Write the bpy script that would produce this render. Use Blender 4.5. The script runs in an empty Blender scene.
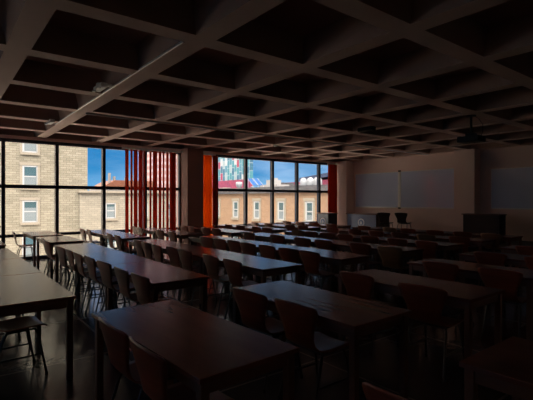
import bpy, bmesh, math, random
from mathutils import Vector, Matrix
random.seed(7)
S = bpy.context.scene
COL = S.collection

# ------------------------------------------------------------------ camera
F_PX = 420.0
EYE = 1.60
ang = math.atan(420 / 328.5)                       # view turned left of +Y
VD = (-math.sin(ang), math.cos(ang)); VR = (math.cos(ang), math.sin(ang))
cam = bpy.data.cameras.new('camera'); cam.sensor_width = 36; cam.sensor_fit = 'HORIZONTAL'
cam.lens = F_PX / 533 * 36; cam.clip_start = 0.05; cam.clip_end = 2000
co = bpy.data.objects.new('camera', cam); COL.objects.link(co)
co.location = (0, 0, EYE); co.rotation_euler = (math.pi / 2, 0, ang)
S.camera = co
S.view_settings.view_transform = 'Standard'; S.view_settings.look = 'None'
S.view_settings.gamma = 1; S.view_settings.use_curve_mapping = False
S.view_settings.exposure = 0.85

# ------------------------------------------------------------------ sky
W = bpy.data.worlds.new('sky'); S.world = W; W.use_nodes = True
nt = W.node_tree; nt.nodes.clear()
def N(t, k, **kw):
    n = t.nodes.new(k)
    for a, b in kw.items(): setattr(n, a, b)
    return n
out = N(nt, 'ShaderNodeOutputWorld'); bg = N(nt, 'ShaderNodeBackground')
tc = N(nt, 'ShaderNodeTexCoord'); sp = N(nt, 'ShaderNodeSeparateXYZ')
nt.links.new(tc.outputs['Generated'], sp.inputs[0])
ramp = N(nt, 'ShaderNodeValToRGB')
cr = ramp.color_ramp
cr.elements[0].position = 0.0; cr.elements[0].color = (0.10, 0.30, 0.50, 1)
cr.elements[1].position = 0.6; cr.elements[1].color = (0.006, 0.07, 0.30, 1)
e = cr.elements.new(0.07); e.color = (0.009, 0.15, 0.355, 1)
e = cr.elements.new(0.16); e.color = (0.006, 0.12, 0.32, 1)
nt.links.new(sp.outputs['Z'], ramp.inputs[0])
mp = N(nt, 'ShaderNodeMapping'); mp.inputs['Scale'].default_value = (3, 3, 11)
nt.links.new(tc.outputs['Generated'], mp.inputs[0])
no = N(nt, 'ShaderNodeTexNoise'); no.inputs['Scale'].default_value = 1.6; no.inputs['Detail'].default_value = 6
nt.links.new(mp.outputs[0], no.inputs['Vector'])
r2 = N(nt, 'ShaderNodeValToRGB'); r2.color_ramp.elements[0].position = .38; r2.color_ramp.elements[1].position = .72
nt.links.new(no.outputs['Fac'], r2.inputs[0])
# more cloud towards +Y (the right-hand windows)
my = N(nt, 'ShaderNodeMapRange'); my.inputs['From Min'].default_value = .15; my.inputs['From Max'].default_value = .8
my.inputs['To Min'].default_value = .08; my.inputs['To Max'].default_value = .95
nt.links.new(sp.outputs['Y'], my.inputs['Value'])
mu = N(nt, 'ShaderNodeMath', operation='MULTIPLY'); nt.links.new(r2.outputs[0], mu.inputs[0]); nt.links.new(my.outputs[0], mu.inputs[1])
mx = N(nt, 'ShaderNodeMixRGB'); mx.inputs[2].default_value = (.36, .50, .68, 1)
nt.links.new(mu.outputs[0], mx.inputs[0]); nt.links.new(ramp.outputs[0], mx.inputs[1])
# warm bright overhead band, added above the view to light the room
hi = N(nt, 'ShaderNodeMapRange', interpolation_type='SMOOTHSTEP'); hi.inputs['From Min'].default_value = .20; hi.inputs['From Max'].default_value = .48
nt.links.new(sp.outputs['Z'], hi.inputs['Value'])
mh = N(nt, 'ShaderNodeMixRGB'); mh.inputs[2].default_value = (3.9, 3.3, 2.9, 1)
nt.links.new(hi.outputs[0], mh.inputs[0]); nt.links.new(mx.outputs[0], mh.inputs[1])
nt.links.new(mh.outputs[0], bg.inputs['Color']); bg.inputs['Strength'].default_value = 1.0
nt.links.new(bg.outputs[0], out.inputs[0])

sun = bpy.data.lights.new('sun', 'SUN'); sun.energy = 1.9; sun.color = (1, .97, .90); sun.angle = .009
so = bpy.data.objects.new('sun', sun); COL.objects.link(so)
# light travels towards -X, +Y and down
so.rotation_euler = Vector((-.62, .52, -.59)).to_track_quat('-Z', 'Y').to_euler()

# ------------------------------------------------------------------ helpers
def mat(name, base=(.5, .5, .5), rough=.5, metal=0, noise=None, bump=None, spec=None, trans=0):
    m = bpy.data.materials.new(name); m.use_nodes = True
    t = m.node_tree; b = t.nodes['Principled BSDF']
    b.inputs['Base Color'].default_value = (*base, 1); b.inputs['Roughness'].default_value = rough
    b.inputs['Metallic'].default_value = metal
    if spec is not None: b.inputs['Specular IOR Level'].default_value = spec
    if noise:
        c2, sc = noise[0], noise[1]
        tcn = N(t, 'ShaderNodeTexCoord'); mpn = N(t, 'ShaderNodeMapping')
        mpn.inputs['Scale'].default_value = sc
        nn = N(t, 'ShaderNodeTexNoise'); nn.inputs['Scale'].default_value = 1; nn.inputs['Detail'].default_value = 5
        mm = N(t, 'ShaderNodeMixRGB'); mm.inputs[1].default_value = (*base, 1); mm.inputs[2].default_value = (*c2, 1)
        t.links.new(tcn.outputs['Object'], mpn.inputs[0]); t.links.new(mpn.outputs[0], nn.inputs['Vector'])
        rr = N(t, 'ShaderNodeMapRange'); rr.inputs['From Min'].default_value = .35; rr.inputs['From Max'].default_value = .65
        t.links.new(nn.outputs['Fac'], rr.inputs['Value'])
        t.links.new(rr.outputs[0], mm.inputs[0]); t.links.new(mm.outputs[0], b.inputs['Base Color'])
        if bump:
            bb = N(t, 'ShaderNodeBump'); bb.inputs['Strength'].default_value = bump; bb.inputs['Distance'].default_value = .01
            t.links.new(nn.outputs['Fac'], bb.inputs['Height']); t.links.new(bb.outputs[0], b.inputs['Normal'])
    return m

def brick_mat(name, c1, c2, mortar, bw, rh, axis, ms=.012, rough=.9, bias=0):
    """brick courses on a vertical wall; axis 'X' or 'Y' = the horizontal axis along the wall"""
    m = bpy.data.materials.new(name); m.use_nodes = True
    t = m.node_tree; b = t.nodes['Principled BSDF']; b.inputs['Roughness'].default_value = rough
    tcn = N(t, 'ShaderNodeTexCoord'); s = N(t, 'ShaderNodeSeparateXYZ'); c = N(t, 'ShaderNodeCombineXYZ')
    t.links.new(tcn.outputs['Object'], s.inputs[0])
    t.links.new(s.outputs[axis], c.inputs['X']); t.links.new(s.outputs['Z'], c.inputs['Y'])
    br = N(t, 'ShaderNodeTexBrick'); br.inputs['Scale'].default_value = 1
    br.inputs['Brick Width'].default_value = bw; br.inputs['Row Height'].default_value = rh
    br.inputs['Mortar Size'].default_value = ms; br.inputs['Bias'].default_value = bias
    br.inputs['Color1'].default_value = (*c1, 1); br.inputs['Color2'].default_value = (*c2, 1)
    br.inputs['Mortar'].default_value = (*mortar, 1)
    t.links.new(c.outputs[0], br.inputs['Vector'])
    nn = N(t, 'ShaderNodeTexNoise'); nn.inputs['Scale'].default_value = .45; nn.inputs['Detail'].default_value = 4
    t.links.new(c.outputs[0], nn.inputs['Vector'])
    mr = N(t, 'ShaderNodeMapRange'); mr.inputs['To Min'].default_value = .84; mr.inputs['To Max'].default_value = 1.14
    t.links.new(nn.outputs['Fac'], mr.inputs['Value'])
    vm = N(t, 'ShaderNodeVectorMath', operation='SCALE')
    t.links.new(br.outputs['Color'], vm.inputs[0]); t.links.new(mr.outputs[0], vm.inputs['Scale'])
    t.links.new(vm.outputs[0], b.inputs['Base Color'])
    return m

class MB:
    def __init__(self): self.bm = bmesh.new(); self.mi = 0
    def box(self, x0, x1, y0, y1, z0, z1, bev=0, mi=0):
        r = bmesh.ops.create_cube(self.bm, size=1)
        vs = r['verts']
        for v in vs:
            v.co = Vector(((x0 + x1) / 2 + v.co.x * (x1 - x0), (y0 + y1) / 2 + v.co.y * (y1 - y0), (z0 + z1) / 2 + v.co.z * (z1 - z0)))
        fs = {f for v in vs for f in v.link_faces}
        for f in fs: f.material_index = mi
        if bev:
            es = list({e for v in vs for e in v.link_edges})
            bmesh.ops.bevel(self.bm, geom=es, offset=bev, segments=2, affect='EDGES', profile=.5)
        return self
    def tube(self, pts, r, seg=8, r2=None):
        """round bar through the points"""
        pts = [Vector(p) for p in pts]; n = len(pts); rings = []
        for i, p in enumerate(pts):
            a = (pts[min(i + 1, n - 1)] - pts[max(i - 1, 0)]).normalized()
            up = Vector((0, 0, 1)) if abs(a.z) < .9 else Vector((1, 0, 0))
            u = a.cross(up).normalized(); w = a.cross(u).normalized()
            rr = r if r2 is None else r + (r2 - r) * i / (n - 1)
            rings.append([self.bm.verts.new(p + (u * math.cos(t) + w * math.sin(t)) * rr) for t in [2 * math.pi * k / seg for k in range(seg)]])
        for i in range(n - 1):
            for k in range(seg):
                self.bm.faces.new((rings[i][k], rings[i][(k + 1) % seg], rings[i + 1][(k + 1) % seg], rings[i + 1][k]))
        self.bm.faces.new(rings[0][::-1]); self.bm.faces.new(rings[-1])
        return self
    def lathe(self, c, prof, seg=24, axis='Z'):
        rings = []
        for r, h in prof:
            ring = []
            for k in range(seg):
                t = 2 * math.pi * k / seg
                if axis == 'Z': p = (c[0] + r * math.cos(t), c[1] + r * math.sin(t), c[2] + h)
                elif axis == 'Y': p = (c[0] + r * math.cos(t), c[1] + h, c[2] + r * math.sin(t))
                else: p = (c[0] + h, c[1] + r * math.cos(t), c[2] + r * math.sin(t))
                ring.append(self.bm.verts.new(p))
            rings.append(ring)
        for i in range(len(prof) - 1):
            for k in range(seg):
                self.bm.faces.new((rings[i][k], rings[i][(k + 1) % seg], rings[i + 1][(k + 1) % seg], rings[i + 1][k]))
        self.bm.faces.new(rings[0][::-1]); self.bm.faces.new(rings[-1])
        return self
    def quad(self, *ps):
        self.bm.faces.new([self.bm.verts.new(p) for p in ps]); return self
    def prism(self, poly, ext):
        """poly: 3-D points, extruded by vector ext"""
        a = [self.bm.verts.new(p) for p in poly]; b = [self.bm.verts.new(Vector(p) + Vector(ext)) for p in poly]
        n = len(a); self.bm.faces.new(a[::-1]); self.bm.faces.new(b)
        for i in range(n): self.bm.faces.new((a[i], a[(i + 1) % n], b[(i + 1) % n], b[i]))
        return self
    def build(self, name, mats, parent=None, smooth=False):
        bmesh.ops.recalc_face_normals(self.bm, faces=self.bm.faces)
        me = bpy.data.meshes.new(name); self.bm.to_mesh(me); self.bm.free()
        for m in (mats if isinstance(mats, (list, tuple)) else [mats]): me.materials.append(m)
        if smooth:
            for p in me.polygons: p.use_smooth = True
        o = bpy.data.objects.new(name, me); COL.objects.link(o)
        if parent: o.parent = parent
        return o
def tag(o, label=None, cat=None, group=None, kind=None):
    if label: o['label'] = label
    if cat: o['category'] = cat
    if group: o['group'] = group
    if kind: o['kind'] = kind
    return o
def empty(name, loc, label, cat, group=None, rz=0):
    o = bpy.data.objects.new(name, None); COL.objects.link(o); o.location = loc; o.rotation_euler = (0, 0, rz)
    o.empty_display_size = .2
    return tag(o, label, cat, group)
def struct(mb, name, m, parent=None, label=None):
    o = mb.build(name, m, parent)
    if not parent: o['kind'] = 'structure'
    if label: o['label'] = label
    return o
def copy_tree(o, parent=None):
    c = o.copy(); COL.objects.link(c)
    if parent: c.parent = parent
    for ch in [x for x in KIDS.get(o.name, [])]: copy_tree(ch, c)
    return c
KIDS = {}
def remember(o):
    KIDS[o.name] = list(o.children)
    for c in o.children: remember(c)
def project(x, y, z):
    d = x * VD[0] + y * VD[1]; l = x * VR[0] + y * VR[1]
    if d < .1: return None
    return (266.5 + F_PX * l / d, 200 - F_PX * (z - EYE) / d)

# ------------------------------------------------------------------ materials
M = {}
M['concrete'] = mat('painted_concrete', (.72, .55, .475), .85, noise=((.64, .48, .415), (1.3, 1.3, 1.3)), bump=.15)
M['coffer'] = mat('coffer_recess_shade', (.48, .27, .215), .9, noise=((.43, .235, .19), (1.5, 1.5, 1.5)))  # same ceiling as the ribs; shade of the recess put into the colour
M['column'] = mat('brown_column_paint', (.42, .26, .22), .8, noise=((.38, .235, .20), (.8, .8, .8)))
M['coffer_side'] = mat('coffer_side_shade', (.37, .25, .21), .9, noise=((.33, .22, .185), (1.5, 1.5, 1.5)))  # rib concrete darkened: shade on the coffer sides is in the colour
M['wall'] = mat('plaster_wall', (.88, .68, .62), .8, noise=((.84, .64, .58), (.8, .8, .8)))
M['wall_dark'] = mat('cream_painted_wall', (.84, .68, .58), .8)
M['frame'] = mat('dark_window_frame', (.04, .05, .085), .25, metal=.3)
M['table'] = mat('table_laminate', (.235, .088, .06), .24, noise=((.20, .072, .05), (1.2, 14, 1)), spec=.6)
M['edge'] = mat('table_edge', (.05, .026, .02), .5)
M['apron'] = mat('table_frame_wood', (.20, .10, .07), .5)
M['ply'] = mat('chair_plywood', (.31, .078, .04), .36, noise=((.24, .056, .03), (2, 2, 22)))
M['plyl'] = mat('chair_plywood_light', (.33, .17, .085), .42, noise=((.26, .125, .06), (2, 2, 22)))
M['plyd'] = mat('chair_plywood_dark', (.05, .022, .016), .5, noise=((.035, .015, .011), (2, 2, 22)))
M['steel'] = mat('dark_steel_tube', (.05, .05, .055), .3, metal=.8)
M['rubber'] = mat('black_rubber', (.01, .01, .01), .7)
M['white'] = mat('white_plastic', (.75, .75, .74), .45)
M['black'] = mat('black_plastic', (.012, .012, .013), .45)
M['board'] = mat('whiteboard_enamel', (.60, .70, .94), .10, spec=.5)
M['board'].node_tree.nodes['Principled BSDF'].inputs['IOR'].default_value = 2.3
M['alu'] = mat('aluminium_trim', (.75, .76, .78), .3, metal=.8)
M['deskpanel'] = mat('desk_blue_grey_panel', (.30, .37, .56), .15)
M['deskpanel'].node_tree.nodes['Principled BSDF'].inputs['IOR'].default_value = 2.1
M['deskwood'] = mat('desk_dark_wood', (.055, .025, .018), .45, noise=((.04, .018, .013), (2, 2, 14)))
M['emblem'] = mat('emblem_pale', (.85, .90, .98), .5)
M['emblem_in'] = mat('emblem_blue', (.22, .36, .68), .5)
M['sill'] = mat('pale_stone_trim', (.25, .22, .17), .8)
M['pvc'] = mat('white_sash', (.36, .37, .37), .5)
M['extglass'] = mat('facade_window_glass', (.05, .09, .10), .12, spec=.7)
M['curtain'] = mat('pale_inner_curtain', (.15, .18, .19), .8)
M['roofing'] = mat('grey_roof_edge', (.085, .085, .09), .85, noise=((.05, .05, .055), (2.5, 2.5, 2.5)))
M['rtile'] = mat('orange_tile_roof', (.26, .10, .06), .8, noise=((.20, .08, .045), (1, 1, 1)))
M['magenta'] = mat('crimson_cladding', (.20, .022, .055), .6, noise=((.13, .02, .055), (.8, .8, .8)))
M['solar'] = mat('solar_panel_glass', (.015, .09, .27), .6, spec=.1)
M['tank'] = mat('white_tank', (.26, .28, .30), .4)
M['offwhite'] = mat('pale_render', (.29, .285, .28), .8)
M['ground'] = mat('courtyard_paving', (.74, .70, .63), .9, noise=((.66, .62, .56), (.6, .6, .6)))
M['brickL'] = brick_mat('beige_stone_brick', (.265, .24, .18), (.19, .172, .126), (.105, .093, .072), .56, .21, 'Y', .014)
M['brickP'] = brick_mat('pale_brick', (.28, .255, .20), (.22, .20, .157), (.135, .12, .095), .56, .21, 'Y', .012)
M['brickR'] = brick_mat('tan_orange_brick', (.28, .175, .105), (.235, .145, .085), (.25, .185, .13), .42, .16, 'X', .012)
M['brickT'] = brick_mat('pink_tower_brick', (.29, .17, .16), (.24, .13, .12), (.36, .28, .28), 4.0, 1.3, 'Y', .30)

def floor_mat():
    m = bpy.data.materials.new('dark_terrazzo_tiles'); m.use_nodes = True
    t = m.node_tree; b = t.nodes['Principled BSDF']; b.inputs['Roughness'].default_value = .3
    tcn = N(t, 'ShaderNodeTexCoord')
    br = N(t, 'ShaderNodeTexBrick'); br.offset = 0; br.inputs['Scale'].default_value = 1
    br.inputs['Brick Width'].default_value = 1.5; br.inputs['Row Height'].default_value = 1.5
    br.inputs['Mortar Size'].default_value = .012
    br.inputs['Color1'].default_value = (.085, .085, .095, 1); br.inputs['Color2'].default_value = (.07, .07, .08, 1)
    br.inputs['Mortar'].default_value = (.30, .28, .27, 1)
    t.links.new(tcn.outputs['Object'], br.inputs['Vector'])
    t.links.new(br.outputs['Color'], b.inputs['Base Color'])
    nn = N(t, 'ShaderNodeTexNoise'); nn.inputs['Scale'].default_value = 5; nn.inputs['Detail'].default_value = 4
    t.links.new(tcn.outputs['Object'], nn.inputs['Vector'])
    mr = N(t, 'ShaderNodeMapRange'); mr.inputs['To Min'].default_value = .06; mr.inputs['To Max'].default_value = .26
    t.links.new(nn.outputs['Fac'], mr.inputs['Value']); t.links.new(mr.outputs[0], b.inputs['Roughness'])
    bb = N(t, 'ShaderNodeBump'); bb.inputs['Strength'].default_value = .12; bb.inputs['Distance'].default_value = .02
    t.links.new(nn.outputs['Fac'], bb.inputs['Height']); t.links.new(bb.outputs[0], b.inputs['Normal'])
    return m
M['floor'] = floor_mat()

def glass_mat():
    m = bpy.data.materials.new('clear_window_glass'); m.use_nodes = True
    t = m.node_tree; t.nodes.clear()
    o = N(t, 'ShaderNodeOutputMaterial'); tr = N(t, 'ShaderNodeBsdfTransparent'); gl = N(t, 'ShaderNodeBsdfGlossy')
    tr.inputs[0].default_value = (.97, .98, .98, 1); gl.inputs['Roughness'].default_value = .01
    mxs = N(t, 'ShaderNodeMixShader'); fr = N(t, 'ShaderNodeFresnel'); fr.inputs[0].default_value = 1.3
    t.links.new(fr.outputs[0], mxs.inputs[0]); t.links.new(tr.outputs[0], mxs.inputs[1]); t.links.new(gl.outputs[0], mxs.inputs[2])
    t.links.new(mxs.outputs[0], o.inputs[0])
    return m
M['glass'] = glass_mat()

def slat_mat(name, col, tcol, w):
    m = bpy.data.materials.new(name); m.use_nodes = True
    t = m.node_tree; t.nodes.clear()
    o = N(t, 'ShaderNodeOutputMaterial'); d = N(t, 'ShaderNodeBsdfDiffuse'); tl = N(t, 'ShaderNodeBsdfTranslucent')
    d.inputs[0].default_value = (*col, 1); tl.inputs[0].default_value = (*tcol, 1)
    mxs = N(t, 'ShaderNodeMixShader'); mxs.inputs[0].default_value = w
    t.links.new(d.outputs[0], mxs.inputs[1]); t.links.new(tl.outputs[0], mxs.inputs[2]); t.links.new(mxs.outputs[0], o.inputs[0])
    return m
M['slat'] = slat_mat('red_blind_fabric', (.36, .07, .04), (.50, .095, .05), .6)
M['slato'] = slat_mat('orange_blind_fabric', (.70, .20, .03), (.90, .30, .03), .7)

def panel_facade():
    m = bpy.data.materials.new('coloured_panel_facade'); m.use_nodes = True
    t = m.node_tree; b = t.nodes['Principled BSDF']; b.inputs['Roughness'].default_value = .4
    tcn = N(t, 'ShaderNodeTexCoord'); s = N(t, 'ShaderNodeSeparateXYZ'); c = N(t, 'ShaderNodeCombineXYZ')
    t.links.new(tcn.outputs['Object'], s.inputs[0])
    t.links.new(s.outputs['Z'], c.inputs['X']); t.links.new(s.outputs['X'], c.inputs['Y'])
    br = N(t, 'ShaderNodeTexBrick'); br.inputs['Scale'].default_value = 1
    br.inputs['Brick Width'].default_value = 2.0; br.inputs['Row Height'].default_value = 1.15
    br.inputs['Mortar Size'].default_value = .06; br.offset = .4
    br.inputs['Color1'].default_value = (0, 0, 0, 1); br.inputs['Color2'].default_value = (1, 1, 1, 1)
    br.inputs['Mortar'].default_value = (.5, .5, .5, 1)
    t.links.new(c.outputs[0], br.inputs['Vector'])
    dk = N(t, 'ShaderNodeVectorMath', operation='SCALE'); dk.inputs['Scale'].default_value = .42; t.links.new(dk.outputs[0], b.inputs['Base Color'])
    r = N(t, 'ShaderNodeValToRGB'); r.color_ramp.interpolation = 'CONSTANT'
    els = [(.0, (.10, .38, .45)), (.16, (.50, .06, .12)), (.33, (.10, .36, .46)), (.44, (.75, .80, .82)), (.52, (.06, .22, .34)), (.64, (.46, .60, .64)), (.78, (.52, .06, .13)), (.88, (.12, .36, .48))]
    while len(r.color_ramp.elements) < len(els): r.color_ramp.elements.new(.5)
    for el, (p, cc) in zip(r.color_ramp.elements, els): el.position = p; el.color = (*cc, 1)
    t.links.new(br.outputs['Color'], r.inputs[0]); t.links.new(r.outputs[0], dk.inputs[0])
    return m
M['panels'] = panel_facade()

# ------------------------------------------------------------------ room shell
XW, XE, YS, YN = -12.9, 3.62, -8.4, 14.4            # window wall, far side wall, rear wall, board wall
ZR, ZC, ZH = 3.30, 3.60, 3.22                       # rib underside, coffer top, window head
struct(MB().box(XW - .25, XE + .2, YS - .2, YN + .2, -.3, 0), 'floor', M['floor'])

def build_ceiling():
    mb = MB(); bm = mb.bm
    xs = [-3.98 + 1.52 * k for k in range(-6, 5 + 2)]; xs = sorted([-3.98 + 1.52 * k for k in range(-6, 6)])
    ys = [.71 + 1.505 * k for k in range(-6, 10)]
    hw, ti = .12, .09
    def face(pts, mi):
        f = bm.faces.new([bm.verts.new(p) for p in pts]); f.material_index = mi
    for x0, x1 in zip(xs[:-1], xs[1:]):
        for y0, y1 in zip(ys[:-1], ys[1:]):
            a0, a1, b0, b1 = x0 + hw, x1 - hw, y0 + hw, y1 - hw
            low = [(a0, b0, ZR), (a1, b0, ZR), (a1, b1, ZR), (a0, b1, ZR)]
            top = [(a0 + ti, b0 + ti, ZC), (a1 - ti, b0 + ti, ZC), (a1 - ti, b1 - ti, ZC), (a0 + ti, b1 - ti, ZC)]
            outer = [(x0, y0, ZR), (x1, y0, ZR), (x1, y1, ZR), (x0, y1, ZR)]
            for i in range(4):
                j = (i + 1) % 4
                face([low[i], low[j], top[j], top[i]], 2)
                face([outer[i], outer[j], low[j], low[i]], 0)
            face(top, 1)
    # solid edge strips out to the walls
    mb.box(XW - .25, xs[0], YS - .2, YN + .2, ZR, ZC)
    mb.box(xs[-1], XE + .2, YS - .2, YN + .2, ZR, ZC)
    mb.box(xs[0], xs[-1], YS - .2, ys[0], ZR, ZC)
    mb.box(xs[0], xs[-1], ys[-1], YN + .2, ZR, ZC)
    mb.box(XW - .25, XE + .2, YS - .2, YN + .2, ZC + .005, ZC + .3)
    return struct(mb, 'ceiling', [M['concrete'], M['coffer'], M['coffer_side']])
build_ceiling()

struct(MB().box(XW - .25, XE + .2, YN, YN + .2, 0, ZR), 'wall_front', M['wall'])
struct(MB().box(XE, XE + .2, YS, YN, 0, ZR), 'wall_right', M['wall_dark'])
BW = (-10.0, -4.0, 1.3, 2.6)                            # unseen opening added in the rear wall to let in fill daylight: x0, x1, z0, z1
struct(MB().box(XW - .25, BW[0], YS - .2, YS, 0, ZR).box(BW[1], XE + .2, YS - .2, YS, 0, ZR).box(BW[0], BW[1], YS - .2, YS, 0, BW[2]).box(BW[0], BW[1], YS - .2, YS, BW[3], ZR), 'wall_back', M['wall_dark'])
B1 = (YS, 6.40); B2 = (6.98, 13.90)                  # glazed bays
struct(MB().box(XW - .25, -12.35, 6.40, 6.98, 0, ZR), 'trim_3', M['column'])
struct(MB().box(XW - .25, -12.17, 13.90, YN, 0, ZR)
       .box(XW - .25, XW + .1, B1[0], B1[1], ZH, ZR).box(XW - .25, XW + .1, B2[0], B2[1], ZH, ZR), 'wall_left', M['wall'])
struct(MB().box(-7.42, -6.72, 14.0, YN, 0, ZR), 'trim_1', M['wall'])
struct(MB().box(XW + .75, -2.0, 11.85, YN, 0, .33), 'trim_2', M['deskwood'])

def window(name, y0, y1, mull):
    fr = MB(); xa, xb = XW - .05, XW + .05
    fr.box(xa, xb, y0, y1, ZH - .09, ZH).box(xa, xb, y0, y1, 0, .08)
    fr.box(xa, xb, y0, y0 + .05, .08, ZH - .09).box(xa, xb, y1 - .05, y1, .08, ZH - .09)
    w = struct(fr, name, M['frame'])
    for z0, z1 in ((1.91, 2.01), (.61, .69)):
        MB().box(xa + .004, xb - .004, y0 + .05, y1 - .05, z0, z1).build('transom', M['frame'], w)
    for y in mull:
        MB().box(XW - .08, XW + .08, y - .042, y + .042, .08, ZH - .09).build('mullion', M['frame'], w)
    edges = [y0 + .05] + mull + [y1 - .05]
    for a, b in zip(edges[:-1], edges[1:]):
        for z0, z1 in ((.08, .61), (.69, 1.91), (2.01, ZH - .09)):
            MB().box(XW - .006, XW + .006, a + .043, b - .043, z0, z1).build('glass_pane', M['glass'], w)
    return w
window('window_1', B1[0], B1[1], [1.34 + 1.28 * k for k in range(-7, 4)])
window('window_2', B2[0], B2[1], [7.81, 9.09, 10.37, 11.67, 12.95])

def added_rear_window(name, x0, x1, z0, z1):
    fr = MB(); ya, yb = YS - .14, YS - .06
    fr.box(x0, x1, ya, yb, z0, z0 + .06).box(x0, x1, ya, yb, z1 - .06, z1).box(x0, x0 + .05, ya, yb, z0 + .06, z1 - .06).box(x1 - .05, x1, ya, yb, z0 + .06, z1 - .06)
    w = struct(fr, name, M['frame'])
    n = 6; st = (x1 - x0) / n
    for k in range(1, n): MB().box(x0 + st * k - .035, x0 + st * k + .035, ya, yb, z0 + .06, z1 - .06).build('mullion', M['frame'], w)
    for k in range(n): MB().box(x0 + st * k + .051, x0 + st * (k + 1) - .051, YS - .105, YS - .095, z0 + .06, z1 - .06).build('glass_pane', M['glass'], w)
added_rear_window('fill_window', *BW)  # invented glazing behind the camera, lightens front wall and chair backs

# ------------------------------------------------------------------ outside: courtyard buildings
GZ = -11.0
tag(MB().box(-140, XW - 6, -60, 130, GZ - .5, GZ).build('courtyard_ground', M['ground']), kind='structure')
def relz(z): return EYE + z

def ext_window(parent, axis, u, face, z0, z1, w, sill=True, blind=.45):
    """sash window on a facade. axis 'X': wall faces +X at x=face, u along Y. axis 'Y': wall faces -Y at y=face, u along X"""
    def bx(mb, u0, u1, d0, d1, a, b):
        if axis == 'X': mb.box(face + d0, face + d1, u0, u1, a, b)
        else: mb.box(u0, u1, face - d1, face - d0, a, b)
        return mb
    h = w / 2
    fr = MB()
    for a, b, c, d in ((u - h, u - h + .15, z0, z1), (u + h - .07, u + h, z0, z1), (u - h + .11, u + h - .11, z1 - .11, z1), (u - h + .11, u + h - .11, z0, z0 + .12),
                       (u - h + .11, u + h - .11, (z0 + z1) / 2 - .05, (z0 + z1) / 2 + .05)):
        bx(fr, a, b, .0, .07, c, d)
    f = fr.build('window', M['pvc'], parent)
    bx(MB(), u - h + .1, u + h - .1, .005, .03, z0 + .1, z1 - .1).build('pane', M['extglass'], f)
    if blind:
        zz = z0 + .12 + (z1 - z0) * blind * (.6 + .8 * random.random())
        bx(MB(), u - h + .151, u + h - .111, .032, .04, z0 + .12, min(zz, z1 - .2)).build('inner_curtain', M['curtain'], f)
    if sill:
        s = MB(); bx(s, u - h - .18, u + h + .18, .0, .20, z0 - .22, z0 - .002)
        bx(s, u - h - .22, u - h - .01, .0, .06, z0, z1 + .02); bx(s, u + h + .01, u + h + .22, .0, .06, z0, z1 + .02)
        bx(s, u - h - .25, u + h + .25, .0, .10, z1 + .03, z1 + .3)
        s.build('window_surround', M['sill'], parent)

# tall beige block, left
tb = empty('brick_building', (-50, 2, GZ), 'tall beige brick building filling the left windows', 'building')
tb.location = (0, 0, 0)
MB().box(-60, -44, -26, 11.75, GZ, 24).build('wall', M['brickL'], tb)
for yy in (3.9 - 2.85, 6.66 - 2.45, 6.66):
    pass
for yy in (-4.6, -.6, 3.55, 6.66):
    for zt in (9.95, 6.62, 3.30 - 1.88 + .0, -1.8):
        pass
for yy in (-4.2, 0.2, 3.72, 6.68):
    for k in range(-2, 3):
        zt = EYE - .06 + 3.22 * k
        ext_window(tb, 'X', yy, -44, zt - 2.0, zt, 1.22)
# lower pale block joining the wing
lb = empty('pale_brick_building', (0, 0, 0), 'low pale brick block with a flat cornice right of the tall building', 'building')
MB().box(-56, -43.6, 11.76, 23.7, GZ, EYE + .72).box(-43.99, -43.6, 10.95, 11.76, GZ, EYE + .72).build('wall', M['brickP'], lb)
MB().box(-43.99, -43.25, 10.75, 11.76, EYE + .72, EYE + .92).box(-56, -43.25, 11.76, 23.7, EYE + .72, EYE + .92).build('cornice', M['sill'], lb)
for yy in (13.85, 17.3, 20.6):
    for k in (0, -1):
        zt = EYE - .32 + 3.3 * k
        ext_window(lb, 'X', yy, -43.6, zt - 1.55, zt, 1.05, sill=True, blind=.5)
# tan wing facing the right-hand windows
wg = empty('tan_brick_building', (0, 0, 0), 'long tan brick wing with a grey roof edge behind the right windows', 'building')
MB().box(-43.6, -9, 24, 38, GZ, EYE + .62).build('wall', M['brickR'], wg)
MB().box(-43.6, -9, 23.75, 38.2, EYE + .62, EYE + 1.20).build('roof_edge', M['roofing'], wg)
for k in range(-1, 9):
    x = -35.75 + 3.6 * k
    for j in (0, -1):
        ext_window(wg, 'Y', x, 24, EYE - .13 - 1.65 + 3.3 * j, EYE - .13 + 3.3 * j, .85, blind=.4)

# things on and beyond the roof of the wing (placed where the sight line meets them)
def at(u, v, Y=None, X=None):
    k = (u - 266.5) / F_PX; dx, dy = VD[0] + k * VR[0], VD[1] + k * VR[1]
    z = Y / dy if Y is not None else X / dx
    return Vector((z * dx, z * dy, EYE + (200 - v) * z / F_PX))
RZ = EYE + 1.20
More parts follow.
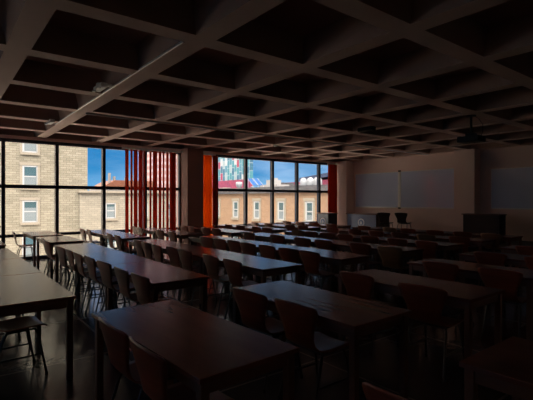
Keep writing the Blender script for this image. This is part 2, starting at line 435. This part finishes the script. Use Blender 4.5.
# solar panels
for i, (us, lab) in enumerate((((247.6, 252.0, 257.6, 252.6), 'left tilted blue solar panel on the grey roof of the tan wing'), ((253.4, 257.4, 263.0, 258.4), 'right tilted blue solar panel on the grey roof of the tan wing'))):
    c4 = [at(us[0], 178.4, Y=28.1), at(us[1], 178.4, Y=28.1), at(us[2], 185.2, Y=27.5), at(us[3], 185.2, Y=27.5)]
    o_ = Vector((c4[2].x, 27.5, RZ))
    r = empty('solar_panel', o_, lab, 'solar panel', 'solar panels on the roof')
    c4 = [c - o_ for c in c4]
    MB().prism(c4, (.02, .05, -.02)).build('glass_panel', M['solar'], r)
    for a_, b_ in ((c4[0], c4[3]), (c4[1], c4[2])): MB().tube([a_, b_], .020, 6).build('frame_rail', M['offwhite'], r)
    mt = MB()
    for c in (c4[0], c4[1]): mt.tube([c + Vector((.02, .06, -.02)), Vector((c.x + .02, c.y + .06, 0))], .02, 6)
    for c in (c4[2], c4[3]): mt.tube([c + Vector((.02, .06, -.02)), Vector((c.x + .02, c.y + .06, 0))], .02, 6)
    mt.tube([(c4[0].x + .02, c4[0].y + .06, .02), (c4[1].x + .02, c4[1].y + .06, .02), (c4[2].x + .02, .06, .02), (c4[3].x + .02, .06, .02)], .015, 6)
    mt.build('mount', M['alu'], r)
# white tanks
for i, (ua, rr) in enumerate(((303.5, .36), (310.5, .38), (317.8, .42))):
    p = at(ua, 180, Y=28)
    t_ = MB(); t_.lathe((p.x, 28, RZ), [(rr * .7, 0), (rr * .95, .1), (rr, .35), (rr * .97, .62), (rr * .75, .82), (rr * .35, .93), (.08, .95)], 20)
    o = t_.build('water_tank', M['tank'], smooth=True)
    tag(o, ['smallest white domed water tank, leftmost on the wing roof', 'middle white domed water tank on the wing roof', 'largest white domed water tank beside the dark roof slope'][i], 'tank', 'white tanks on the roof')
# rooftop service box, vents
p = at(221.5, 185, Y=30); tag(MB().box(p.x - .6, p.x + .6, 30, 31, RZ, RZ + .42, .03).box(p.x - .64, p.x + .64, 29.96, 31.04, RZ + .42, RZ + .47).build('roof_unit', M['offwhite']), 'low white rooftop unit below the coloured panel facade', 'roof unit')
p = at(239, 182, Y=29); tag(MB().lathe((p.x, 29, RZ), [(.18, 0), (.18, .3), (.34, .45), (.42, .9), (.30, 1.0)], 14).build('roof_vent', M['tank'], smooth=True), 'white flared roof vent left of the solar panels', 'roof vent')
p = at(266, 182, Y=33); q = at(271, 182, Y=33)
o = MB().box(p.x - 1.3, q.x + 1.2, 33, 35, RZ, RZ + .75).box(p.x - .2, q.x + .2, 33.2, 34.5, RZ + .75, RZ + 1.35).box(p.x + .9, p.x + 1.2, 33.5, 34, RZ + 1.35, RZ + 1.6).build('roof_house', M['offwhite'])
tag(o, 'stepped white rooftop plant housing behind the solar panels', 'roof unit')
p = at(274, 178, Y=46); q = at(283, 178, Y=46)
tag(MB().box(p.x, q.x, 46, 50, 0, EYE + 2.65).box(p.x + .2, q.x - .6, 46.3, 49, EYE + 2.65, EYE + 3.0).build('grey_rooftop', M['roofing']), 'small dark grey rooftop beyond the wing, above the plant housing', 'building')
p = at(273, 178, Y=52); q = at(323, 178, Y=52)
rb = empty('crimson_building', (0, 0, 0), 'low crimson clad building with pale panels beyond the wing roof', 'building')
MB().box(p.x, q.x, 52, 60, GZ, EYE + 3.3).build('wall', M['magenta'], rb)
for k in range(9):
    x = p.x + 1.2 + k * (q.x - p.x) / 9
    MB().box(x, x + .9, 51.9, 51.99, EYE + 2.0, EYE + 2.9).build('window', M['offwhite' if k % 3 else 'extglass'], rb)
# dark pitched roof rising to the right
a = at(299, 178, Y=44); b = at(336, 171, Y=44)
dr = empty('dark_roofed_building', (0, 0, 0), 'dark blue sloping roof rising to the right behind the white tanks', 'building')
MB().prism([(a.x, 44, a.z - .5), (b.x, 44, b.z - .6), (b.x, 44, b.z), (a.x, 44, a.z)], (0, 6, 0)).build('roof', mat('dark_blue_roof', (.03, .045, .09), .5), dr)
MB().box(a.x + .5, b.x, 44.3, 49.5, GZ, a.z - .45).build('wall', M['magenta'], dr)
# coloured panel building
a = at(206, 180, Y=62); b = at(250.5, 180, Y=62)
cb = empty('panel_building', (a.x, 62, GZ), 'tall building clad in teal, white and red panels, behind the orange blind', 'building')
MB().box(0, b.x - a.x, 0, .8, 0, 44).build('wall', M['panels'], cb)
MB().box(-.2, b.x - a.x + .2, -.2, 0, GZ * -1 - .5, at(228, 180.5, Y=62).z - GZ).build('plinth', M['magenta'], cb)
# orange tiled roofs beyond the low block
a = at(105, 186, X=-62); b = at(127, 186, X=-62)
ob = empty('tiled_roof_building', (0, 0, 0), 'distant house with orange tiled roof above the pale block cornice', 'building')
MB().box(-70, -62, a.y, b.y + 4, GZ, EYE + 2.0).build('wall', M['offwhite'], ob)
MB().prism([(-61.8, a.y - .2, EYE + 2.0), (-61.8, b.y + 4, EYE + 2.0), (-61.8, b.y + 4, EYE + 2.9), (-61.8, a.y + 1.4, EYE + 2.9)], (-6, 0, 0)).build('roof', M['rtile'], ob)
for dy, hh in ((.6, 1.5), (1.3, .8), (3.0, .7), (3.9, 1.2)):
    MB().box(-62.6, -62.2, a.y + dy, a.y + dy + .28, EYE + 2.3, EYE + 2.9 + hh * .7).build('chimney', M['offwhite'], ob)
# pink tower seen between the red slats
a = at(160.5, 180, X=-80); b = at(180, 180, X=-80)
tag(MB().box(-92, -80, a.y, b.y, GZ, 17).box(-90, -82, a.y + .8, b.y - .8, 17, 18).build('pink_tower', M['brickT']), 'distant pink striped tower seen between the red blind slats', 'building')

# ------------------------------------------------------------------ blinds
def blind(name, y0, y1, slats, m, label, x=XW + .2):
    r = empty(name, (x, (y0 + y1) / 2, 0), label, 'blind')
    cy = (y0 + y1) / 2
    MB().box(-.025, .025, y0 - cy, y1 - cy, 3.155, 3.215).build('head_rail', M['white'], r)
    for a, b, dz in slats:
        # gently curved fabric strip
        mb = MB(); n = 4; pts = []
        th = dz
        w = (b - a)
        poly = []
        for i in range(n + 1):
            s = i / n - .5
            poly.append((math.cos(math.pi * s) * .008 + s * w * math.tan(th), (a + b) / 2 - cy + s * w, .10))
        back = [(p[0] - .0025, p[1], p[2]) for p in poly[::-1]]
        mb.prism(poly + back, (0, 0, 3.05)).build('slat', m, r)
    return r
def Yat(u, X=XW + .2):
    k = (u - 266.5) / F_PX; dx, dy = VD[0] + k * VR[0], VD[1] + k * VR[1]
    return X / dx * dy
sl = [(125.4, 128.3), (130.8, 132.2), (134.0, 137.2), (138.6, 142.4), (143.6, 144.8), (149.6, 151.3), (153.0, 157.0), (159.0, 161.0), (162.8, 164.2), (166.4, 168.4)]
slats = [(Yat(a - .25), Yat(b + .35), random.uniform(-.3, .3)) for a, b in sl]
y = Yat(170.0); yend = Yat(176.6)
while y < yend - .07:
    slats.append((y, y + .085, random.uniform(.5, .8))); y += .055
blind('vertical_blind', Yat(122), 6.38, slats, M['slat'], 'red vertical blind with spread slats left of the column')
slats = []; y = 7.02
while y < 7.50:
    slats.append((y, y + .05, random.choice((-1, 1)) * random.uniform(.4, 1.1))); y += .045
o2 = blind('vertical_blind', 6.99, 7.67, slats, M['slato'], 'bright orange vertical blind gathered just right of the column')
for k_ in range(4):
    a_ = 7.54 - 7.33 + .045 * k_
    MB().prism([(.0, a_, .1), (.03 * (-1) ** k_, a_ + .075, .1), (.03 * (-1) ** k_ - .004, a_ + .078, .1), (-.004, a_ + .003, .1)], (0, 0, 3.05)).build('slat', M['slat'], o2)['label'] = 'dark red slat'
slats = []; y = 13.35
while y < 13.82:
    slats.append((y, y + .09, random.uniform(.4, .8))); y += .06
blind('vertical_blind', 13.3, 13.89, slats, M['slat'], 'dark red vertical blind gathered at the far corner')

# ------------------------------------------------------------------ tables
TL, TD, TH = 1.54, .67, .75
def make_table():
    r = empty('classroom_table', (0, 0, 0), 'x', 'table')
    MB().box(-TL / 2, TL / 2, -TD / 2, TD / 2, TH - .028, TH, .004).build('tabletop', M['table'], r)
    ap = MB()
    for s in (-1, 1):
        ap.box(-TL / 2 + .07, TL / 2 - .07, s * (TD / 2 - .045) - .011, s * (TD / 2 - .045) + .011, TH - .10, TH - .0285)
        ap.box(s * (TL / 2 - .045) - .011, s * (TL / 2 - .045) + .011, -TD / 2 + .07, TD / 2 - .07, TH - .10, TH - .0285)
    ap.build('apron', M['apron'], r)
    for sx in (-1, 1):
        for sy in (-1, 1):
            cx, cy = sx * (TL / 2 - .045), sy * (TD / 2 - .045)
            lg = MB().box(cx - .025, cx + .025, cy - .025, cy + .025, .012, TH - .0285, .004).build('leg', M['apron'], r)
            MB().box(cx - .022, cx + .022, cy - .022, cy + .022, 0, .0119).build('foot_cap', M['rubber'], lg)
    return r

# ------------------------------------------------------------------ chairs
def shell_mesh():
    # (y, z, half width) along the bent sheet, seat front to back top
    P = [(.215, .425, .165), (.20, .441, .185), (.15, .45, .198), (.06, .448, .205), (-.05, .443, .203), (-.12, .447, .193), (-.165, .462, .180),
         (-.195, .495, .168), (-.213, .545, .163), (-.227, .60, .172), (-.243, .66, .196), (-.258, .715, .222), (-.270, .76, .238), (-.279, .79, .243), (-.286, .814, .236), (-.289, .826, .212)]
    n = 10; bm = bmesh.new(); rows = []
    for i, (y, z, w) in enumerate(P):
        row = []
        for k in range(n + 1):
            s = k / n * 2 - 1
            back = max(0, (z - .48) / .34)
            # cross curve: the back wraps forwards, the seat dishes
            yy = y + back * .035 * s * s
            zz = z + (1 - min(1, back * 2)) * (.010 * s * s) + (-.010 * s * s if z > .8 else 0)
            row.append(bm.verts.new((s * w, yy, zz)))
        rows.append(row)
    for i in range(len(rows) - 1):
        for k in range(n):
            bm.faces.new((rows[i][k], rows[i][k + 1], rows[i + 1][k + 1], rows[i + 1][k]))
    bmesh.ops.recalc_face_normals(bm, faces=bm.faces)
    bmesh.ops.solidify(bm, geom=bm.faces[:], thickness=.011)
    me = bpy.data.meshes.new('shell'); bm.to_mesh(me); bm.free()
    for p in me.polygons: p.use_smooth = True
    return me
def make_chair(wood):
    r = empty('plywood_chair', (0, 0, 0), 'x', 'chair')
    me = shell_mesh(); me.materials.append(M[wood])
    sh = bpy.data.objects.new('seat_shell', me); COL.objects.link(sh); sh.parent = r
    fr = MB()
    fr.tube([(-.15, .12, .428), (.15, .12, .428)], .010).tube([(-.15, -.10, .428), (.15, -.10, .428)], .010)
    fr.tube([(.15, .12, .428), (.15, -.10, .428)], .0095).tube([(-.15, .12, .428), (-.15, -.10, .428)], .0095)
    fr.build('seat_frame', M['steel'], r)
    for sx in (-1, 1):
        MB().tube([(sx * .184, .175, .20), (sx * .184, -.185, .20)], .008).build('stretcher', M['steel'], r)
        for (ya, yb) in ((.12, .205), (-.10, -.235)):
            lg = MB().tube([(sx * .145, ya, .430), (sx * .165, ya + (yb - ya) * .12, .415), (sx * .175, ya + (yb - ya) * .3, .36), (sx * .20, yb, .014)], .0105).build('leg', M['steel'], r)
            MB().lathe((sx * .20, yb, 0), [(.013, 0), (.014, .02), (.012, .032)], 8).build('foot_cap', M['rubber'], lg)
    return r

table0 = make_table(); chair0 = make_chair('ply'); chair1 = make_chair('plyl'); chair2 = make_chair('plyd')
for o in (table0, chair0, chair1, chair2): remember(o)
used = set()
def place(proto, x, y, label, group=None, rz=0, z=0):
    if proto.name in used: o = copy_tree(proto)
    else: o = proto; used.add(proto.name)
    o.location = (x, y, z); o.rotation_euler = (0, 0, rz)
    o['label'] = label
    if group: o['group'] = group
    return o
ORD = ['nearest', 'second', 'third', 'fourth', 'fifth', 'sixth', 'seventh', 'farthest']
def visible(x, y, z, mx=15, my=60):
    p = project(x, y, z)
    return p is not None and -mx < p[0] < 533 + mx and 100 < p[1] < 400 + my

ROWS = [.30, 1.72, 3.12, 4.55, 6.02, 7.40, 8.80, 10.2]
# long rows: three tables each, right ends at the aisle
for i, y0 in enumerate(ROWS):
    dx = .1 if i == 0 else 0
    for j in range(3):
        cx = -4.07 + dx - TL / 2 - j * (TL + .014)
        jn = ['aisle-end', 'middle', 'window-end'][j]
        rn = 'nearest long row, at the left edge' if i == 0 else ORD[i] + ' long row from the camera'
        place(table0, cx, y0 + TD / 2 + random.uniform(-.008, .008), f'{jn} brown table of the {rn}', 'brown tables in the long rows')
# single tables right of the aisle
MROWS = [.95, 2.20, 3.57, 5.05, 6.50, 7.90, 9.30]
for i, y0 in enumerate(MROWS[:6]):
    ext = ['nearest, in the bottom left foreground', 'second from the camera', 'third from the camera', 'fourth from the camera', 'fifth from the camera', 'farthest'][i]
    place(table0, [-2.545, -2.63, -2.51, -2.57, -2.6, -2.58][i], [1.275, 2.545, 3.9][i] if i < 3 else y0 + TD / 2, f'brown table standing alone right of the aisle, {ext}', 'single brown tables right of the aisle', .045 if i == 0 else 0)
place(table0, -1.12 + TL / 2, 2.16 + TD / 2, 'dark brown table cut off at the bottom right corner')
# pairs of tables by the windows
WROWS = [.35, 1.76, 3.20, 4.62, 6.02, 7.40, 8.80, 10.2]
for i, y0 in enumerate(WROWS):
    for j in range(2):
        cx = -9.30 - TL / 2 - j * (TL + .05)
        if i == 4: cx += .13
        if i == 1 and j: cx -= .33
        if not visible(cx, y0 + TD, TH, 40): continue
        jn = ['right', 'left'][j]
        place(table0, cx, y0 + TD / 2, f'{jn} one of the paired tables by the windows, {ORD[i]} pair from the camera', 'paired tables by the windows')

# chairs: x of the left corner of each back, per row (read from the photograph)
def Xat(u, Y):
    k = (u - 266.5) / F_PX; dx, dy = VD[0] + k * VR[0], VD[1] + k * VR[1]
    return Y / dy * dx
CH = 'chairs along the long rows'
nth = ['first', 'second', 'third', 'fourth', 'fifth', 'sixth', 'seventh', 'eighth']
rows_x = {
 1: [-7.93, -7.39, -6.86, -6.32, -5.74, -5.06, -4.53],
 2: [-8.21, -7.70, -7.20, -6.70, -6.20, -5.41, -4.83],
 3: [-8.00, -7.50, -6.99, -6.48, -5.93, -5.38, -4.87],
 4: [-8.48, -7.45, -6.60, -6.01, -5.15, -4.50],
 5: [-8.30, -7.76, -7.24, -6.66, -6.01, -5.31, -4.66],
 6: [-8.35, -7.60, -6.90, -6.20, -5.50, -4.75],
 7: [-8.40, -7.50, -6.90, -6.10, -5.40, -4.70],
}
light = {(5, 6), (6, 1), (7, 0), (7, 4), (4, 0)}
for i, xs in rows_x.items():
    xs = sorted(xs, reverse=True)
    for k, x in enumerate(xs):
        pr = chair1 if (i, k) in light else chair0
        col = 'light brown' if pr is chair1 else 'dark brown'
        lab = f'{col} plywood chair, {nth[k]} from the aisle in the {ORD[i]} long row from the camera'
        place(pr, x + .235, ROWS[i] + .165 + random.uniform(-.04, .03), lab, CH, random.uniform(-.07, .07))
# nearest long row (left edge): chairs tucked under from the near side
for k, x in enumerate((-4.45, -5.35)):
    place(chair0, x, .30 + .26, f'dark plywood chair under the table at the left edge, {["nearer the table corner", "farther from the corner"][k]}', 'chairs of the nearest long row', .1)
# single tables
MC = [([-2.95, -2.42], .95), ([-3.2, -2.63], 2.20), ([-3.17, -2.40], 3.57), ([-3.05, -2.35], 5.05), ([-3.1, -2.4], 6.50), ([-3.05, -2.4], 7.90)]
mn = ['nearest single table, bottom left foreground', 'second single table from the camera', 'third single table from the camera', 'fourth single table from the camera', 'fifth single table from the camera', 'farthest single table']
for i, (xs, y0) in enumerate(MC):
    for k, x in enumerate(xs):
        if not visible(x + .23, y0 - .1, .8): continue
        place(chair0, x + .235, y0 + .185 + random.uniform(-.03, .02), f'{["left", "right"][k]} brown plywood chair at the {mn[i]}', 'chairs at the single tables', random.uniform(-.05, .05))
place(chair0, -.95, 1.71, 'dark brown plywood chair pulled back at the bottom edge, near the right', None, 0)
# window pairs
wx = {1: [-9.72, -9.18], 2: [-12.36, -11.86, -10.2, -9.60], 3: [-12.37, -11.86, -10.56, -9.85], 4: [-11.95, -11.4, -10.65, -10.07],
      5: [-11.5, -10.85, -10.05, -9.7 + .1], 6: [-12.0, -11.3, -10.2, -9.6], 7: [-12.0, -11.2, -10.5, -9.7]}
for i, xs in wx.items():
    xs = sorted(xs, reverse=True)
    for k, x in enumerate(xs):
        if k and xs[k - 1] - x < .49: x = xs[k - 1] - .49; xs[k] = x
        place(chair0, x + .235, WROWS[i] + .165 + random.uniform(-.04, .03), f'brown plywood chair by the windows, {nth[k]} from the right in the {nth[i-1]} row there', 'chairs at the tables by the windows', random.uniform(-.07, .07))

place(chair0, -11.95, 1.72, 'plywood chair pushed back from the table at the leftmost window pane', 'chairs at the tables by the windows', -.05)

# ------------------------------------------------------------------ front of the room
def teacher_desk(x0, x1, y0, y1, ztop, label, emblem_u=None, front='deskpanel', z0=.33):
    cx, cy = (x0 + x1) / 2, (y0 + y1) / 2
    r = empty('teacher_desk', (cx, cy, z0), label, 'desk')
    h = ztop - z0; a, b, c, d = x0 - cx, x1 - cx, y0 - cy, y1 - cy
    MB().box(a - .03, b + .03, c - .03, d + .03, h - .03, h, .004).build('desktop', M['apron'], r)
    MB().box(a + .025, b - .025, c, c + .02, .04, h - .031).build('front_panel', M[front], r)
    for s0, s1 in ((a, a + .024), (b - .024, b)):
        MB().box(s0, s1, c + .0205, d, 0, h - .031).build('side_panel', M['deskwood'], r)
    if emblem_u is not None:
        ex = emblem_u - cx; ez = h * .55
        e_ = MB().lathe((ex, c - .006, ez), [(.155, .0055), (.155, 0)], 32, 'Y').build('emblem', M['emblem'], r)
        MB().lathe((ex, c - .009, ez), [(.105, .0028), (.105, 0)], 28, 'Y').build('emblem_disc', M['emblem_in'], e_)
        mb = MB()
        mb.prism([(ex - .05, c - .012, ez - .06), (ex, c - .012, ez - .085), (ex + .05, c - .012, ez - .06), (ex + .055, c - .012, ez + .03), (ex - .055, c - .012, ez + .03)], (0, .0025, 0))
        mb.prism([(ex - .035, c - .012, ez + .04), (ex + .035, c - .012, ez + .04), (ex, c - .012, ez + .075)], (0, .0025, 0))
        mb.build('emblem_shield', M['emblem'], e_)
    return r
teacher_desk(-11.02, -9.62, 12.62, 13.4, 1.085, 'long lecture desk with a round emblem on its blue grey front', -10.32)
teacher_desk(-12.02, -11.42, 12.0, 12.5, 1.09, 'narrow lectern desk with a round emblem beside the far red blind', -11.72)
teacher_desk(-6.5, -5.42, 12.8, 13.2, 1.18, 'dark wooden lecture desk in front of the wall pillar', None, 'deskwood')
place(chair2, -9.28, 12.75, 'left dark chair on the stage beside the long lecture desk', 'dark chairs on the stage', .25, .33)
place(chair2, -8.78, 13.1, 'right dark chair on the stage beside the long lecture desk', 'dark chairs on the stage', .15, .33)
place(chair2, -6.15, 13.75, 'dark chair standing behind the dark wooden lecture desk', None, math.pi, .40 - .07)

def whiteboard(x0, x1, z0, z1, label):
    cx = (x0 + x1) / 2
    r = empty('whiteboard', (cx, YN, z0), label, 'whiteboard', 'whiteboards on the front wall')
    a, b, h = x0 - cx, x1 - cx, z1 - z0
    MB().box(a, b, -.03, -.002, 0, h).build('writing_surface', M['board'], r)
    f = MB(); t = .022
    f.box(a - t, b + t, -.036, -.002, h, h + t).box(a - t, b + t, -.036, -.002, -t, 0).box(a - t, a, -.036, -.002, 0, h).box(b, b + t, -.036, -.002, 0, h)
    f.build('frame', M['alu'], r)
    MB().box(a + .05, b - .05, -.11, -.0365, -t - .004, .012).build('pen_tray', M['alu'], r)
whiteboard(-12.04, -9.91, EYE - .29, EYE + 1.10, 'left half of the wide whiteboard, nearest the windows')
whiteboard(-9.77, -7.52, EYE - .29, EYE + 1.10, 'right half of the wide whiteboard, beside the wall pillar')
whiteboard(-6.33, -3.4, EYE - .27, EYE + 1.0, 'dim whiteboard right of the wall pillar, cut by the frame')
r = empty('board_divider', (-9.84, YN, EYE - .33), 'white vertical strip with black caps between the two whiteboard halves', 'trim strip')
MB().box(-.035, .035, -.05, -.002, .04, 1.44).build('strip', M['white'], r)
MB().box(-.045, .045, -.06, -.002, 1.4401, 1.50).build('end_cap', M['black'], r); MB().box(-.045, .045, -.06, -.002, -.02, .0399).build('end_cap', M['black'], r)

# ------------------------------------------------------------------ on the ceiling
r = empty('projector', (-4.12, 8.45, ZR), 'black projector hanging on a pole below the ceiling', 'projector')
MB().lathe((0, 0, -.02), [(.09, .0198), (.09, 0)], 20).build('ceiling_plate', M['black'], r)
MB().tube([(0, 0, -.02), (0, 0, -.36)], .022, 12).build('pole', M['black'], r)
MB().box(-.09, .09, -.07, .07, -.42, -.361, .01).build('bracket', M['black'], r)
bd = MB().box(-.22, .22, -.16, .16, -.54, -.421, .02).build('body', M['black'], r)
MB().lathe((.10, .16, -.48), [(.045, 0), (.045, .03), (.035, .035)], 16, 'Y').build('lens', M['steel'], bd)
MB().tube([(.17, .05, -.43), (.20, .06, -.34), (.21, .04, -.2), (.14, .02, -.08), (.05, 0, -.012)], .006, 6).build('cable', M['black'], r)

o = MB().tube([(-8.6, 2.26, ZR - .020), (-8.6, YN - .02, ZR - .020)], .019, 8).build('conduit', M['alu']); tag(o, 'thin metal conduit running across the ceiling ribs towards the whiteboards', 'conduit')
o = MB().box(-10.4, -4.12, 2.070, 2.086, ZR - .006, ZR + .022, .002).build('rib_edge_strip', M['alu']); tag(o, 'long pale strip along the edge of the nearest big ceiling rib', 'cable trunking')  # thin pale strip along the lower rib edge
def emergency(x, y, s, label):
    r = empty('emergency_light', (x, y, ZR), label, 'light', 'white fittings along the ceiling rib')
    MB().box(-.19 * s, .19 * s, -.05 * s, .05 * s, -.04, .025, .01).build('housing', M['white'], r)
    MB().box(-.05 * s, .05 * s, -.05 * s, .164 * s, .0251, .05).build('mount', M['white'], r)
    for sx in (-1, 1):
        MB().lathe((sx * .12 * s, -.06 * s, -.062), [(.02, 0), (.03, .01), (.03, .022)], 12).build('lamp_head', M['alu'], r)
emergency(-6.5, 1.92, 1.0, 'white fitting beside the pale rib strip, nearer the camera')
emergency(-10.05, 1.92, 1.0, 'white fitting beside the pale rib strip, nearer the windows')
r = empty('smoke_detector', (-10.09, 8.24, ZR), 'small white detector under a ceiling rib above the right windows', 'detector')
MB().lathe((0, 0, -.045), [(.03, 0), (.055, .012), (.06, .0448)], 18).build('body', M['white'], r, True)
r = empty('ceiling_speaker', (-6.3, 7.9, ZR), 'dark boxy ceiling speaker between ribs in the middle of the room', 'speaker')
MB().box(-.2, .2, -.09, .09, -.09, -.0, .012).build('cabinet', M['black'], r)
MB().box(-.17, .17, -.0985, -.0905, -.075, -.02).build('grille', M['rubber'], r)
